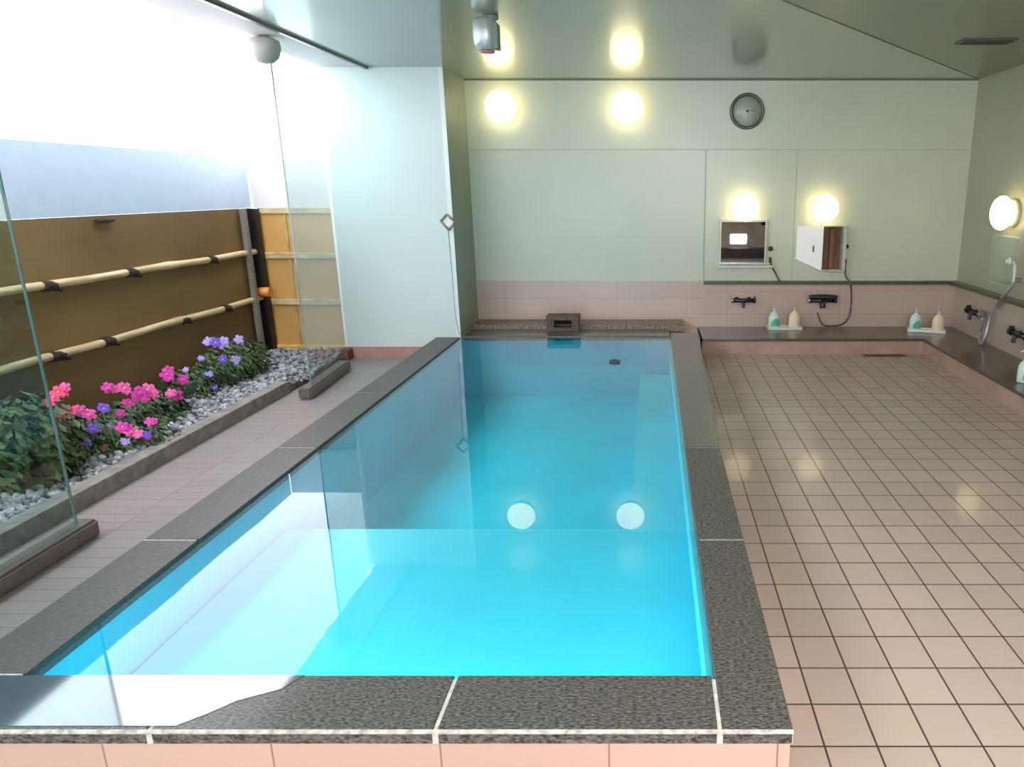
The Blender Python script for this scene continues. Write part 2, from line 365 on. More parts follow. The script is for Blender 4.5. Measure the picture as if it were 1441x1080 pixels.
# grout bed and pink riser under the slabs
b = MB(); z0, z1 = CT-.044, CT-.0035
b.box(CXL+.006, PX1+.02, CYN+.006, PY0-.02, z0, z1).prism([(PX1+.02, CYN+.006), (CXR-.006, CYN+.006), (CXR-.006, 3.86), (.46, PY1+.18), (PX1+.02, PY1+.18)], 'Z', z0, z1)
b.box(CXL+.006, PX0-.02, PY0-.02, PFY-.01, z0, z1).box(PX0+.01, PX1, PY1+.02, BY-.02, z0, z1)
b.build('grout_bed', M_grout, pool)
b = MB(); zt = CT-.045
b.box(CXL+.004, CXR-.012, CYN+.008, CYN+.05, -.02, zt).box(CXR-.05, CXR-.012, CYN+.05, PY1+.3, -.02, zt).box(CXL+.004, CXL+.05, CYN+.05, PFY-.02, -.02, zt).box(PX0+.01, .48, PY1+.06, BY-.02, -.02, zt)
b.build('tiled_riser', M_riser, pool)
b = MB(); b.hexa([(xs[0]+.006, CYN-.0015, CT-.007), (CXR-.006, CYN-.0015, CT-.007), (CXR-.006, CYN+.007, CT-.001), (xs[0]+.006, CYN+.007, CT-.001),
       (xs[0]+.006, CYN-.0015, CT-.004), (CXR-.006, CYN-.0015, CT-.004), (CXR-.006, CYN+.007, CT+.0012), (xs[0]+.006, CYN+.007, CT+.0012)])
b.build('worn_front_highlight', M_chamfer, pool)
w = MB(); w.quad((PX0-.02, PY0-.02, WZ), (PX1+.02, PY0-.02, WZ), (PX1+.02, PY1+.02, WZ), (PX0-.02, PY1+.02, WZ))
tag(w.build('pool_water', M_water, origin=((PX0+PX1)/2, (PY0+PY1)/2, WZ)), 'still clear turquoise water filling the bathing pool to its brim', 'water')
# film of water spilled over the near left coping
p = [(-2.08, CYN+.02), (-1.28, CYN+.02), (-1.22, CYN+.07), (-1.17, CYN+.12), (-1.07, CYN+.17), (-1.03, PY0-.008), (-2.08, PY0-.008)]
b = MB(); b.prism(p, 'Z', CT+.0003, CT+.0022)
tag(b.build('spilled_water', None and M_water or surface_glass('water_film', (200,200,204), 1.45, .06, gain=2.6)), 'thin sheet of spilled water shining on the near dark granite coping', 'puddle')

# stone inlet at the far end, small float
c0 = onY(770, 472, 7.30); c1 = onY(814, 445, 7.30)
t = thing('water_inlet', ((c0.x+c1.x)/2, 7.38, CT), 'square dark stone water spout with a black opening at the far pool end', 'water spout')
x0, x1, zb, zt = c0.x, c1.x, CT+.001, c1.z
b = MB(); b.box(x0, x0+.07, 7.3, 7.46, zb, zt-.03).box(x1-.07, x1, 7.3, 7.46, zb, zt-.03).box(x0+.07, x1-.07, 7.3, 7.46, zb, zb+.035).box(x0-.005, x1+.005, 7.29, 7.47, zt-.045, zt, .006).box(x0+.07, x1-.07, 7.44, 7.46, zb+.035, zt-.045)
b.build('stone_housing', M_inlet, t)
MB().box(x0+.07, x1-.07, 7.435, 7.44, zb+.035, zt-.045).build('opening', M_hole, t)
c0 = onZ(865, 510, WZ)
b = MB(); b.box(c0.x-.045, c0.x+.045, c0.y-.03, c0.y+.03, WZ-.012, WZ+.016, .008); b.box(c0.x-.02, c0.x+.02, c0.y-.012, c0.y+.012, WZ+.012, WZ+.026, .004)
tag(b.build('thermometer', M_faucet2), 'small black oblong float on the water near the far right pool corner', 'thermometer')

# ------------------------------------------------------------------ lamps
def globe(loc, r, label, group, facing='Y'):
    t = thing('globe_lamp', loc, label, 'lamp', group)
    d = .06
    b = MB(); b.lathe([(0, 0), (r*.82, 0), (r*.82, .03), (r*.7, .045), (0, .045)], loc, 32, facing)
    b.build('base_ring', M_lampbase, t)
    prof = [(0, .03)] + [(r*math.sin(a), .04 + r*.62*(1+math.cos(math.pi-a))/1.0*.5 + 0*a) for a in [math.pi*k/14 for k in range(1, 14)]]
    prof = []
    for k in range(0, 15):
        a = math.pi*k/14; prof.append((r*math.sin(a) if 0 < k < 14 else 0, .035 + r*.55 - r*.55*math.cos(a)))
    b = MB(); b.lathe(prof, loc, 36, facing); b.build('glass_globe', M_lamp, t)
    return t
W = BY-.001
def wl_(u, v): return onY(u, v, BY)
g1 = 'round glowing lamps high on the end wall'; g2 = 'round glowing lamps above the wash places'
for (u, v, r, lb, g) in ((708, 149, .160, 'round white glowing wall lamp under the ceiling beside the pillar', g1),
                      (883, 149, .158, 'round white glowing wall lamp under the ceiling between the pillar lamp and the clock', g1),
                      (1048, 289, .138, 'round white glowing wall lamp right above the square mirror', g2),
                      (1158, 290, .138, 'round white glowing wall lamp above the second wall mirror', g2)):
    p = wl_(u+ (0), v+3); globe((p.x, BY, p.z), r, lb, g)
p = onX(1428, 300, RX); globe((RX, p.y, p.z), .15, 'round white glowing lamp on the side wall above the cut-off mirror', None, 'X')

# ------------------------------------------------------------------ clock
p = wl_(1051, 157)
t = thing('wall_clock', (p.x, BY, p.z), 'round grey-rimmed wall clock with a pale face high on the end wall', 'clock')
R = .172
b = MB(); b.lathe([(R-.03, 0), (R, 0), (R, .03), (R-.012, .045), (R-.03, .03), (R-.03, 0)], p, 48, 'Y'); b.build('rim', M_clockrim, t)
MB().lathe([(0, .0), (R-.028, 0), (R-.028, .018), (0, .022)], p, 40, 'Y').build('face', M_clockface, t)
b = MB(); b.box(p.x-.012, p.x+.075, BY-.03, BY-.025, p.z+.0, p.z+.009); b.build('hour_hand', M_clockrim, t)
b = MB(); b.hexa([(p.x+.085, BY-.033, p.z-.005), (p.x+.1, BY-.033, p.z-.005), (p.x+.1, BY-.028, p.z-.005), (p.x+.085, BY-.028, p.z-.005), (p.x+.055, BY-.033, p.z-.1), (p.x+.062, BY-.033, p.z-.105), (p.x+.062, BY-.028, p.z-.105), (p.x+.055, BY-.028, p.z-.1)])
b.lathe([(0, .022), (.012, .022), (.012, .034), (0, .036)], p, 12, 'Y'); b.build('minute_hand', M_clockrim, t)

# ------------------------------------------------------------------ mirrors over the ledge, the second with its reflection built solid
a = wl_(1013, 310); q = wl_(1077, 372)
t = thing('wall_mirror', ((a.x+q.x)/2, BY, q.z), 'square wall mirror with a white shelf along its bottom below a lamp', 'mirror')
b = MB(); f = .016
b.box(a.x, q.x, BY-.03, BY, a.z-f, a.z).box(a.x, q.x, BY-.03, BY, q.z, q.z+f).box(a.x, a.x+f, BY-.03, BY, q.z+f, a.z-f).box(q.x-f, q.x, BY-.03, BY, q.z+f, a.z-f)
b.build('frame', mat('mirror_frame', (186,190,178), .3, noise=.03, metal=.3), t)
MB().box(a.x+f, q.x-f, BY-.016, BY-.004, q.z+f, a.z-f).build('mirror_glass', M_mirror, t)
MB().box(a.x-.03, q.x+.07, BY-.09, BY, q.z-.028, q.z-.008, .004).build('shelf', M_white, t)
MB().box(a.x+.01, q.x+.0, BY-.035, BY, a.z+.0, a.z+.015, .003).build('top_strip', M_white, t)

a = wl_(1155, 317); q = wl_(1185, 380)  # second mirror: its reflected white door is modelled as solid parts
t = thing('mirror_reflection', ((a.x+q.x)/2, BY, q.z), 'second wall mirror, its reflection of a white door built as solid parts', 'cabinet')
b = MB(); D = .11
b.box(a.x, q.x, BY-D, BY, a.z-.012, a.z).box(a.x, q.x, BY-D, BY, q.z, q.z+.012).box(a.x, a.x+.012, BY-D, BY, q.z+.012, a.z-.012).box(q.x-.035, q.x, BY-D, BY, q.z+.012, a.z-.012)
b.build('case', mat('mirror_case', (196,200,190), .4, noise=.03), t)
MB().box(a.x+.012, q.x-.035, BY-.012, BY-.002, q.z+.012, a.z-.012).build('reflected_panel', M_brown, t)
b = MB(); b.box(a.x+.09, a.x+.13, BY-.07, BY-.015, q.z+.013, a.z-.03, .005); b.build('reflected_divider', M_brown, t)
dl = onY(1124, 318, BY-.02); db = onY(1124, 358, BY-.02); hx = a.x+.004
hy = BY-D-.004
hl = onY(1155, 381, hy-.0)
b = MB(); w0 = onY(1124, 320, hy-.0); w1 = onY(1124, 366, hy-.0)
ex, ey = w0.x-.005, hy-.02
ex2 = ex
Zt, Zb = a.z-.004, q.z+.004
b.hexa([(ex, hy+.05, Zb+.115), (hx, hy-.004, Zb-.0), (hx+.004, hy+.008, Zb-.0), (ex+.004, hy+.062, Zb+.115), (ex, hy+.05, Zt), (hx, hy-.004, Zt), (hx+.004, hy+.008, Zt), (ex+.004, hy+.062, Zt)])
door = b.build('door', mat('reflected_door_white', (250,250,246), .4, noise=.01, emit=(255,255,250), es=.12), t, origin=(hx, hy, (Zt+Zb)/2))  # reflected door, given a faint glow of its own
mx_ = ex*.35+hx*.65; my_ = (hy+.05)*.35+(hy-.004)*.65
b = MB(); b.box(mx_-.006, mx_+.006, my_-.016, my_-.002, (Zt+Zb)/2-.035, (Zt+Zb)/2+.03, .003); b.build('handle', M_faucet2, door)

# side wall mirror, cut by the frame
p0 = onX(1399, 331, RX); 
ya, za = p0.y, p0.z; zb = onX(1396, 395, RX).z
t = thing('wall_mirror', (RX, ya-.25, zb), 'pale frameless mirror on the side wall under the lamp', 'mirror')
MB().box(RX-.015, RX-.004, ya-.50, ya, zb, za).build('mirror_glass', mat('pale_mirror', (186,196,182), .12, noise=.02, metal=.55), t)
MB().box(RX-.004, RX, ya-.51, ya+.01, zb-.01, za+.01).build('backing', M_lampbase, t)
p = onX(1432, 378, RX-.04)
t = thing('shower_head', (RX, p.y, p.z), 'white hand shower hanging on the side wall beside the pale mirror', 'shower head')
b = MB(); b.lathe([(0,0),(.03,.004),(.034,.02),(.018,.045),(0,.05)], (RX-.10, p.y, p.z+.06), 16, 'X'); b.tube(smooth_path([(RX-.09,p.y,p.z+.06),(RX-.07,p.y,p.z+.03),(RX-.06,p.y,p.z-.05),(RX-.06,p.y,p.z-.12)],5), .013)
b.build('spray_head', M_white, t)
b = MB(); b.box(RX-.06, RX, p.y-.02, p.y+.02, p.z-.12, p.z-.08, .004); b.build('wall_holder', M_chrome, t)

# ------------------------------------------------------------------ showers on the end wall
def shower(u, v_top, v_bot, label, hose_px, hm=M_hose):
    p = onY(u, (v_top+v_bot)/2, BY-.04); zt = onY(u, v_top, BY-.04).z; zb = onY(u, v_bot, BY-.04).z
    t = thing('shower_head', (p.x, BY, zb), label, 'shower head')
    MB().box(p.x-.016, p.x+.016, BY-.03, BY, zt-.02, zt+.02, .004).build('wall_holder', M_chrome, t)
    MB().box(p.x-.018, p.x+.018, BY-.04, BY, zb, zb+.03, .004).build('hose_bracket', M_chrome, t)
    MB().tube([(p.x, BY-.05, zb+.0), (p.x, BY-.05, zb+.05)], .012).build('grip', M_faucet, t)
    b = MB(); b.lathe([(0,0),(.02,.002),(.026,.015),(.014,.04),(0,.042)], (p.x, BY-.035, zt), 14, 'Y')
    b.build('spray_head', M_faucet, t)
    pts = [(p.x, BY-.05, zb)] + [onY(uu, vv, BY-dd) for uu, vv, dd in hose_px]
    MB().tube(smooth_path(pts, 6), .0085, 8).build('hose', hm, t)
shower(1084, 350, 369, 'small chrome hand shower with a short hose beside the square mirror', [(1089, 380, .03), (1095, 392, .03), (1098, 397, .07)])
shower(1190, 347, 371, 'small hand shower beside the second wall mirror, its dark hose looping down to the ledge', [(1190, 388, .04), (1197, 400, .08), (1198, 425, .05), (1194, 447, .06), (1184, 457, .10), (1165, 459, .10), (1156, 455, .06), (1150, 440, .05)])

# ------------------------------------------------------------------ faucets
def faucet(u, v, label, w=.30, kind=0):
    p = onY(u, v, BY-.06); y = BY-.014
    t = thing('faucet', (p.x, y, p.z), label, 'faucet')
    h = w/2
    b = MB(); b.tube([(p.x-h*.8, y-.055, p.z), (p.x+h*.8, y-.055, p.z)], .022, 14)
    for s in (-.5, .5): b.tube([(p.x+h*s, y, p.z), (p.x+h*s, y-.05, p.z)], .016, 12); b.lathe([(.03,0),(.03,.008),(0,.01)], (p.x+h*s, y, p.z), 14, 'Y')
    b.build('body', M_faucet, t)
    b = MB(); b.tube(smooth_path([(p.x, y-.055, p.z-.005), (p.x, y-.075, p.z-.03), (p.x, y-.08, p.z-.075)], 5), .015 if not kind else .03, 12); b.build('spout', M_faucet2, t)
    for s in (-1, 1):
        b = MB(); b.tube([(p.x+s*h*.8, y-.055, p.z), (p.x+s*h, y-.055, p.z)], .027, 12); b.box(p.x+s*h*.9-.008, p.x+s*h*.9+.008, y-.07, y-.05, p.z-.0, p.z+.045, .003); b.build('knob', M_faucet if s > 0 else M_chrome, t)
    if kind:
        b = MB(); b.lathe([(0, .018), (h*.75, .02), (h*.98, .034), (h*1.05, .05), (h*.95, .062), (0, .072)], (p.x, y-.09, p.z), 32, 'Z', .42); b.build('cover_plate', M_faucet2, t)
faucet(1046, 423, 'dark chrome wall faucet below the square mirror', .26)
faucet(1157, 423, 'dark wall faucet with an oval cover plate below the second wall mirror', .30, 1)
def faucet_side(u, v, label, hose=None):
    p = onX(u, v, RX-.07); x = RX-.014
    t = thing('faucet', (x, p.y, p.z), label, 'faucet')
    b = MB(); b.tube([(x-.055, p.y-.13, p.z), (x-.055, p.y+.13, p.z)], .026, 14)
    for s in (-.08, .08): b.tube([(x, p.y+s, p.z), (x-.05, p.y+s, p.z)], .018, 12)
    b.build('body', M_faucet, t)
    for s in (-1, 1):
        b = MB(); b.tube([(x-.055, p.y+s*.125, p.z), (x-.055, p.y+s*.17, p.z)], .034, 14); b.box(x-.075, x-.03, p.y+s*.148-.008, p.y+s*.148+.008, p.z, p.z+.05, .003); b.build('knob', M_chrome if s < 0 else M_faucet2, t)
    b = MB(); b.tube(smooth_path([(x-.055, p.y, p.z-.005), (x-.09, p.y, p.z-.025), (x-.10, p.y, p.z-.07)], 5), .018, 12); b.build('spout', M_faucet2, t)
    if hose: MB().tube(smooth_path([onX(uu, vv, RX-dd) for uu, vv, dd in hose], 6), .017, 10).build('hose', M_hose_l, t)
faucet_side(1371, 440, 'dark side-wall faucet with round chrome knobs and a pale hose beside it', [(1383, 447, .07), (1379, 470, .06), (1380, 484, .10), (1386, 474, .09), (1394, 445, .06), (1404, 428, .05), (1412, 417, .09), (1424, 402, .06), (1428, 392, .05)])
faucet_side(1434, 471, 'dark side-wall faucet cut off by the picture edge')

# ------------------------------------------------------------------ bottles and trays
def bottle(x, y, z, label, kind, group, rot=0, s=1.0):
    mb, mp = (M_green, M_pump) if kind == 'g' else (M_cream, M_pumpc)
    t = thing('pump_bottle', (x, y, z), label, 'bottle', group)
    prof = [(0, 0), (.056, 0), (.06, .006), (.06, .10), (.056, .125), (.042, .152), (.02, .168), (.013, .175), (.013, .188), (0, .188)]
    MB().lathe([(r*s, h*s) for r, h in prof], (x, y, z), 24, 'Z', .75).build('bottle_body', mb, t)
    b = MB(); b.lathe([(0, .186*s), (.015*s, .186*s), (.015*s, .198*s), (.006*s, .2*s), (.006*s, .222*s), (.012*s, .224*s), (.012*s, .232*s), (0, .234*s)], (x, y, z), 14)
    d = Vector((math.cos(rot), math.sin(rot), 0)); pz = Vector((x, y, z))
    b.tube([pz+Vector((0,0,.228*s)), pz+d*.035*s+Vector((0,0,.23*s)), pz+d*.05*s+Vector((0,0,.218*s))], .0055*s, 8)
    b.build('pump', mp, t)
    if kind == 'g':
        n = 8; b = MB(); vs = []
        for k in range(n+1):
            a = -math.pi*.5 - .9 + 1.8*k/n + .25
            vs.append((b.bm.verts.new((x+.0613*s*math.cos(a), y+.0613*s*.75*math.sin(a), z+.022*s)), b.bm.verts.new((x+.0613*s*math.cos(a), y+.0613*s*.75*math.sin(a), z+(.06+.045*math.sin(math.pi*k/n))*s))))
        for k in range(n): b._f([vs[k][0], vs[k+1][0], vs[k+1][1], vs[k][1]])
        b.build('paper_label', M_teal, t)
def tray(x, y, z, w, rot, label, dz=.012):
    t = thing('bottle_tray', (x, y, z), label, 'tray')
    t.rotation_euler.z = rot
    b = MB(); d = .075
    b.box(-w/2, w/2, -d, d, .001, .012, .004).box(-w/2, w/2, -d, -d+.008, .01, .03, .002).box(-w/2, w/2, d-.008, d, .01, .03, .002).box(-w/2, -w/2+.008, -d, d, .01, .03, .002).box(w/2-.008, w/2, -d, d, .01, .03, .002)
    o = b.build('tray_dish', M_white); o.parent = t
p = onZ(1103, 463, LZ); tray(p.x, p.y, LZ, .36, 0, 'white tray with two pump bottles on the ledge below the square mirror')
bottle(p.x-.108, p.y, LZ+.013, 'mint green pump bottle on the tray below the square mirror', 'g', 'mint green pump bottles', 1.2, 1.0)
bottle(p.x+.105, p.y, LZ+.013, 'cream pump bottle on the tray below the square mirror', 'c', 'cream pump bottles', .6, 1.0)
p = onZ(1303, 467, LZ); r = -.30; tray(p.x, p.y, LZ, .37, r, 'white tray with two pump bottles on the ledge in the corner')
dx = Vector((math.cos(r), math.sin(r), 0))*.11
bottle(p.x-dx.x, p.y-dx.y, LZ+.013, 'mint green pump bottle on the tray in the corner of the ledge', 'g', 'mint green pump bottles', 1.0, 1.0)
bottle(p.x+dx.x, p.y+dx.y, LZ+.013, 'cream pump bottle on the tray in the corner of the ledge', 'c', 'cream pump bottles', .8, 1.0)
p = onZ(1442, 538, LZ); bottle(p.x, p.y, LZ, 'mint green pump bottle on the side ledge at the picture edge', 'g', 'mint green pump bottles', 2.5, 1.05)

# ------------------------------------------------------------------ small fittings
p = onZ(1388, 58, ZC)
t = thing('ceiling_vent', (p.x, p.y, ZC), 'flat dark rectangular vent set in the ceiling', 'vent')
b = MB(); b.box(p.x-.20, p.x+.20, p.y-.09, p.y+.09, ZC-.008, ZC, .003); b.build('frame', mat('vent_frame', (92,96,84), .5, noise=.05), t)
for k in range(5):
    b = MB(); yy = p.y-.06+.03*k; b.box(p.x-.17, p.x+.17, yy-.006, yy+.006, ZC-.014, ZC-.006); b.build('slat', mat('vent_slat', (62,66,58), .5, noise=.05) if k == 0 else bpy.data.materials['vent_slat'], t)

p = onZ(690, 22, ZC)
t = thing('ceiling_spotlight', (p.x, p.y, ZC), 'small grey and white spotlight hanging from the ceiling near the pillar lamp', 'spotlight')
MB().lathe([(.05, 0), (.05, -.02), (.018, -.03), (.018, -.06), (0, -.06)], (p.x, p.y, ZC), 16).build('bracket', M_seam, t)
q = onY(683, 48, p.y)
b = MB(); b.lathe([(0, -.10), (.055, -.10), (.072, -.06), (.078, .0), (.075, .06), (.06, .085), (0, .09)], (q.x, p.y, q.z+.005), 24); b.build('housing', mat('spot_housing', (186,190,192), .3, noise=.05, nscale=12, metal=.3), t)
b = MB(); b.box(q.x+.055, q.x+.085, p.y-.05, p.y+.05, q.z-.09, q.z+.06, .006); b.build('side_plate', M_seam, t)
b = MB(); b.lathe([(0, -.008), (.045, -.008), (.045, 0), (0, 0)], (q.x+.01, p.y, q.z-.10), 16); b.build('red_rim', M_red, t)

p = onY(631, 313, PFY-.012)
t = thing('wall_hook', (p.x, PFY, p.z), 'small diamond-shaped metal ring on the pillar edge with a thin cord below', 'hook')
b = MB(); n = 4; R0 = .075
pts = [(p.x-.072, PFY-.018, p.z+.012), (p.x-.01, PFY-.018, p.z+.072), (p.x+.066, PFY-.018, p.z+.006), (p.x+.0, PFY-.018, p.z-.07)]
for k in range(4): b.tube([pts[k], pts[(k+1) % 4]], .011, 8)
b.build('ring', mat('old_brass', (146,138,118), .4, noise=.2, nscale=30, metal=.3), t)
b = MB(); b.quad(*[tuple(Vector(v) + Vector((0, .006, 0))) for v in pts]); b.build('back_plate', M_white, t)
MB().tube(smooth_path([(p.x-.01, PFY-.006, p.z-.07), (p.x-.0, PFY-.006, p.z-.5), (p.x+.005, PFY-.006, p.z-.9), (p.x+.03, PFY-.006, CT+.02)], 5), .0035, 6).build('cord', mat('cord_grey', (150,156,150), .6, noise=.05), t)

c0 = onZ(1245, 501, .0); 
t = thing('floor_drain', (c0.x, c0.y, 0), 'narrow brown drain grating in the tiles at the foot of the ledge', 'drain')
b = MB(); b.box(c0.x-.21, c0.x+.21, c0.y-.045, c0.y+.045, -.002, .006, .002); b.build('frame', mat('drain_frame', (112,82,70), .4, noise=.1), t)
b = MB()
for k in range(12): b.box(c0.x-.19+k*.0325, c0.x-.19+k*.0325+.018, c0.y-.033, c0.y+.033, .006, .009)
b.build('grating', mat('drain_grating', (78,56,48), .4, noise=.1), t)

# ------------------------------------------------------------------ glass line
def pane(name, P, Q, z0, z1, label, group=None):
    P = Vector((*P, 0)); Q = Vector((*Q, 0)); d = (Q-P).normalized(); n = Vector((-d.y, d.x, 0))*.005
    t = thing(name, (P.x, P.y, 0), label, 'glass panel', group)
    b = MB(); A = [P+d*.008, Q]; b.quad((A[0].x, A[0].y, z0), (A[1].x, A[1].y, z0), (A[1].x, A[1].y, z1), (A[0].x, A[0].y, z1)); b.build('pane', M_glass, t)
    b = MB(); Pp = [P-n, P+d*.008-n, P+d*.008+n, P+n]
    b.hexa([(v.x, v.y, z0) for v in Pp] + [(v.x, v.y, z1) for v in Pp]); b.build('polished_edge', M_glass_edge, t)
    return t, P, Q, d
pane('glass_panel', (-2.68, 3.13), (-2.64, .6), .085, ZC+.0, 'tall clear glass panel standing on a dark curb beside the pink flowers')
pane('glass_panel', (-2.70, 5.60), (-2.975, 6.98), .085, ZC-.002, 'tall clear glass panel in front of the yellow fence, meeting the pillar')
b = MB(); b.prism([(-2.73, 3.20), (-2.63, 3.20), (-2.59, .6), (-2.69, .6)], 'Z', 0, .085)
bmesh.ops.bevel(b.bm, geom=b.bm.edges[:], offset=.012, segments=2, affect='EDGES')
tag(b.build('stone_curb', M_curb), 'dark rounded curb under the glass panel beside the pink flowers', 'curb')
b = MB(); b.prism([(-2.76, 5.50), (-2.66, 5.50), (-2.745, 6.50), (-2.86, 6.50)], 'Z', 0, .085)
bmesh.ops.bevel(b.bm, geom=b.bm.edges[:], offset=.012, segments=2, affect='EDGES')
tag(b.build('stone_curb', M_curb), 'short dark curb under the glass panel next to the pillar', 'curb')
b = MB(); b.box(-3.03, -2.93, FY0, 5.72, -.06, .095, .008)
tag(b.build('stone_curb', M_stone), 'long grey stone curb holding back the gravel of the flower bed', 'curb')
b = MB(); b.box(-3.0, -2.91, 6.86, 6.99, 0, .10, .02)
tag(b.build('small_brick', mat('brick_brown', (112,66,54), .6, noise=.15, nscale=20)), 'small reddish brown block at the foot of the pillar', 'brick')
# round grey body on a short mount under the eave
p = onX(371, 62, -2.75)
t = thing('eave_body', (p.x, p.y, ZC), 'round grey body under the eave at the top of the glass', 'lamp')
MB().lathe([(0, -.115), (.05, -.105), (.09, -.07), (.11, -.01), (.105, .04), (.06, .06), (0, .065)], (p.x, p.y, min(p.z, ZC-.07)), 24).build('shade', M_eavegrey, t)
MB().lathe([(0, 0), (.03, 0), (.03, ZC-min(p.z, ZC-.07)-.055), (0, ZC-min(p.z, ZC-.07)-.055)], (p.x, p.y, min(p.z, ZC-.07)+.055), 12).build('mount', M_seam, t)

# ------------------------------------------------------------------ garden bed
struct('ground', MB().box(-4.2, -2.94, FY0-3, 7.9, -.1, .05), M_soil)
FX, FZ = -3.78, 1.42
ztop = FZ
fy = 7.12
def bamboo(name, pts_a, pts_b, r, m, parent, ties):
    b = MB(); A = Vector(pts_a); B = Vector(pts_b); L = (B-A).length; n = 24
    pts = []
    d = (B-A).normalized(); up = Vector((0,0,1)); 
    seg = 14; rings = []
    side = d.cross(up)
    k = 0; ss = [i*L/60 for i in range(61)]
    for s in ss:
        c = A + d*s + up*.004*math.sin(s*5) 
        ph = (s % .42)/.42; rr = r*(1 + (.22 if ph < .05 else 0))
        rings.append([b.bm.verts.new(c + (side*math.cos(2*math.pi*j/seg) + up*math.sin(2*math.pi*j/seg))*rr) for j in range(seg)])
    for a1, b1 in zip(rings, rings[1:]):
        for j in range(seg):
            f = b._f([a1[j], a1[(j+1)%seg], b1[(j+1)%seg], b1[j]]); f.smooth = True
    b._f(rings[0]); b._f(rings[-1])
    o = b.build(name, m, parent)
    for s in ties:
        c = A+d*s; q = MB(); q.tube([c-d*.05, c+d*.02-up*.004, c+d*.05-up*.012], r*1.22, 12); q.tube([c+d*.03-up*r, c+d*.10-up*(r+.02)], .010, 6); q.build('rope_tie', M_tie, parent)
    return o
fence = thing('bamboo_fence', (FX, 4, .05), 'long dark brown fence behind the flowers with two pale bamboo rails', 'fence')
zr1 = onX(345, 357, FX+.03).z; zr2 = onX(355, 423, FX+.03).z
for (z0, z1) in ((.0, zr2), (zr2, zr1), (zr1, ztop)):
    MB().box(FX-.03, FX, -3.5, fy, z0+.002, z1-.002).build('board', M_fence, fence)
for z in (zr1, zr2): bamboo('bamboo_rail', (FX+.028, -1, z), (FX+.028, fy-.05, z), .026, M_rail, fence, [s for s in (5.0, 5.55, 6.3, 7.3)] if z == zr1 else [4.9, 5.5, 5.95, 6.8, 7.4])
p = onX(146, 311, FX+.02)
b = MB(); b.tube([(FX+.02, p.y-.07, p.z), (FX+.02, p.y+.09, p.z+.004)], .014, 8); b.build('latch', M_tie, fence)
far = thing('bamboo_fence', (-3.3, fy, .05), 'short yellow-brown fence section with pale cross rails behind the glass', 'fence')
pf0 = onY(364, 300, fy).x
zf1 = onY(420, 360, fy).z; zf2 = onY(420, 425, fy).z; zfb = onY(420, 487, fy).z
for (z0, z1) in ((zfb, zf2), (zf2, zf1), (zf1, ztop)):
    MB().box(-3.72, LXP+.02, fy, fy+.03, z0+.002, z1-.002).build('board', M_fence_far, far)
for z in (zf1, zf2): 
    MB().box(-3.72, LXP, fy-.03, fy, z-.025, z+.03, .005).build('rail', M_rail, far)
bx_ = onY(413, 400, fy).x
MB().box(bx_-.012, bx_+.012, fy-.012, fy, zfb, ztop).build('batten', mat('batten', (176,150,100), .6, noise=.08), far)
MB().box(-3.72, LXP, fy-.035, fy+.01, zfb-.03, zfb+.01, .005).build('bottom_rail', mat('gold_rail', (222,184,110), .5, noise=.08), far)
MB().box(-3.72, LXP, fy-.02, fy, ztop-.05, ztop).build('top_rail', M_rail, far)
b = MB()
for k in range(4): b.box(-3.72+.2*k, -3.72+.2*k+.195, fy-.05, fy+.03, -.02, zfb-.035, .006)
tag(b.build('stone_plinth', mat('plinth', (104,106,98), .7, noise=.1, nscale=20), origin=(-3.3, fy, 0)), 'low grey block plinth under the yellow-brown fence', 'plinth')
b = MB(); b.box(-3.775, -3.70, fy-.11, fy-.035, .0, ztop-.005)
post = b.build('fence_post', M_black, origin=(-3.735, fy-.07, .0)); tag(post, 'black square post in the corner where the two fences meet', 'post')
b = MB(); b.box(-3.785+.03, -3.745+.03, fy-.28, fy-.23, .05, ztop-.003)
tag(b.build('fence_post', M_grey, origin=(-3.74, fy-.25, .05)), 'thin grey post just beside the black corner post', 'post')
p = onY(372, 411, fy-.14)
b = MB(); b.tube([(p.x-.05, p.y, p.z), (p.x+.06, p.y, p.z)], .045, 12)
b.build('rail_end', mat('orange_wood', (214,140,60), .5, noise=.08), post, origin=p)
# pale screens above the fences
b = MB(); b.box(FX-.02, FX, -3.5, fy, ztop, 1.88); tag(b.build('windscreen', M_screen, origin=(FX, 4, ztop)), 'plain pale blue-white screen rising above the long brown fence', 'screen')
b = MB(); b.box(-3.77, LXP, fy, fy+.02, ztop, 1.86); tag(b.build('windscreen', M_screen_far, origin=(-3.4, fy, ztop)), 'short warm white screen above the yellow-brown fence', 'screen')

# gravel: one uncountable bed
b = MB(); ico = []
tmp = bmesh.new(); bmesh.ops.create_icosphere(tmp, subdivisions=1, radius=1); vv = [v.co.copy() for v in tmp.verts]; ff = [[v.index for v in f.verts] for f in tmp.faces]; tmp.free()
for k in range(3600):
    y = random.uniform(2.2, 7.05); x = random.uniform(-3.05, -3.75) if y < 5.65 else random.uniform(-2.8, -3.7)
    if random.random() < .45 and y < 6.2: x = random.uniform(-3.04, -3.3)
    if y > 5.5 and x > -2.95 and y < 5.8: continue
    if y > 5.8 and x > -3.0+(.0): x = min(x, -2.88 - (y-5.8)*.1)
    r = random.uniform(.008, .026); z = .052 + r*.4 + random.random()*.02
    rot = Matrix.Rotation(random.uniform(0, 6), 3, Vector((random.random(), random.random(), 1)).normalized())
    sc = Vector((random.uniform(.8,1.3), random.uniform(.8,1.3), random.uniform(.5,.9)))
    vs = [b.bm.verts.new((rot @ Vector((v.x*sc.x, v.y*sc.y, v.z*sc.z)))*r*random.uniform(.85,1.1) + Vector((x, y, z))) for v in vv]
    for f in ff: b._f([vs[i] for i in f])
tag(b.build('gravel', M_gravel), 'grey and white gravel covering the narrow flower bed', 'gravel', kind='stuff')

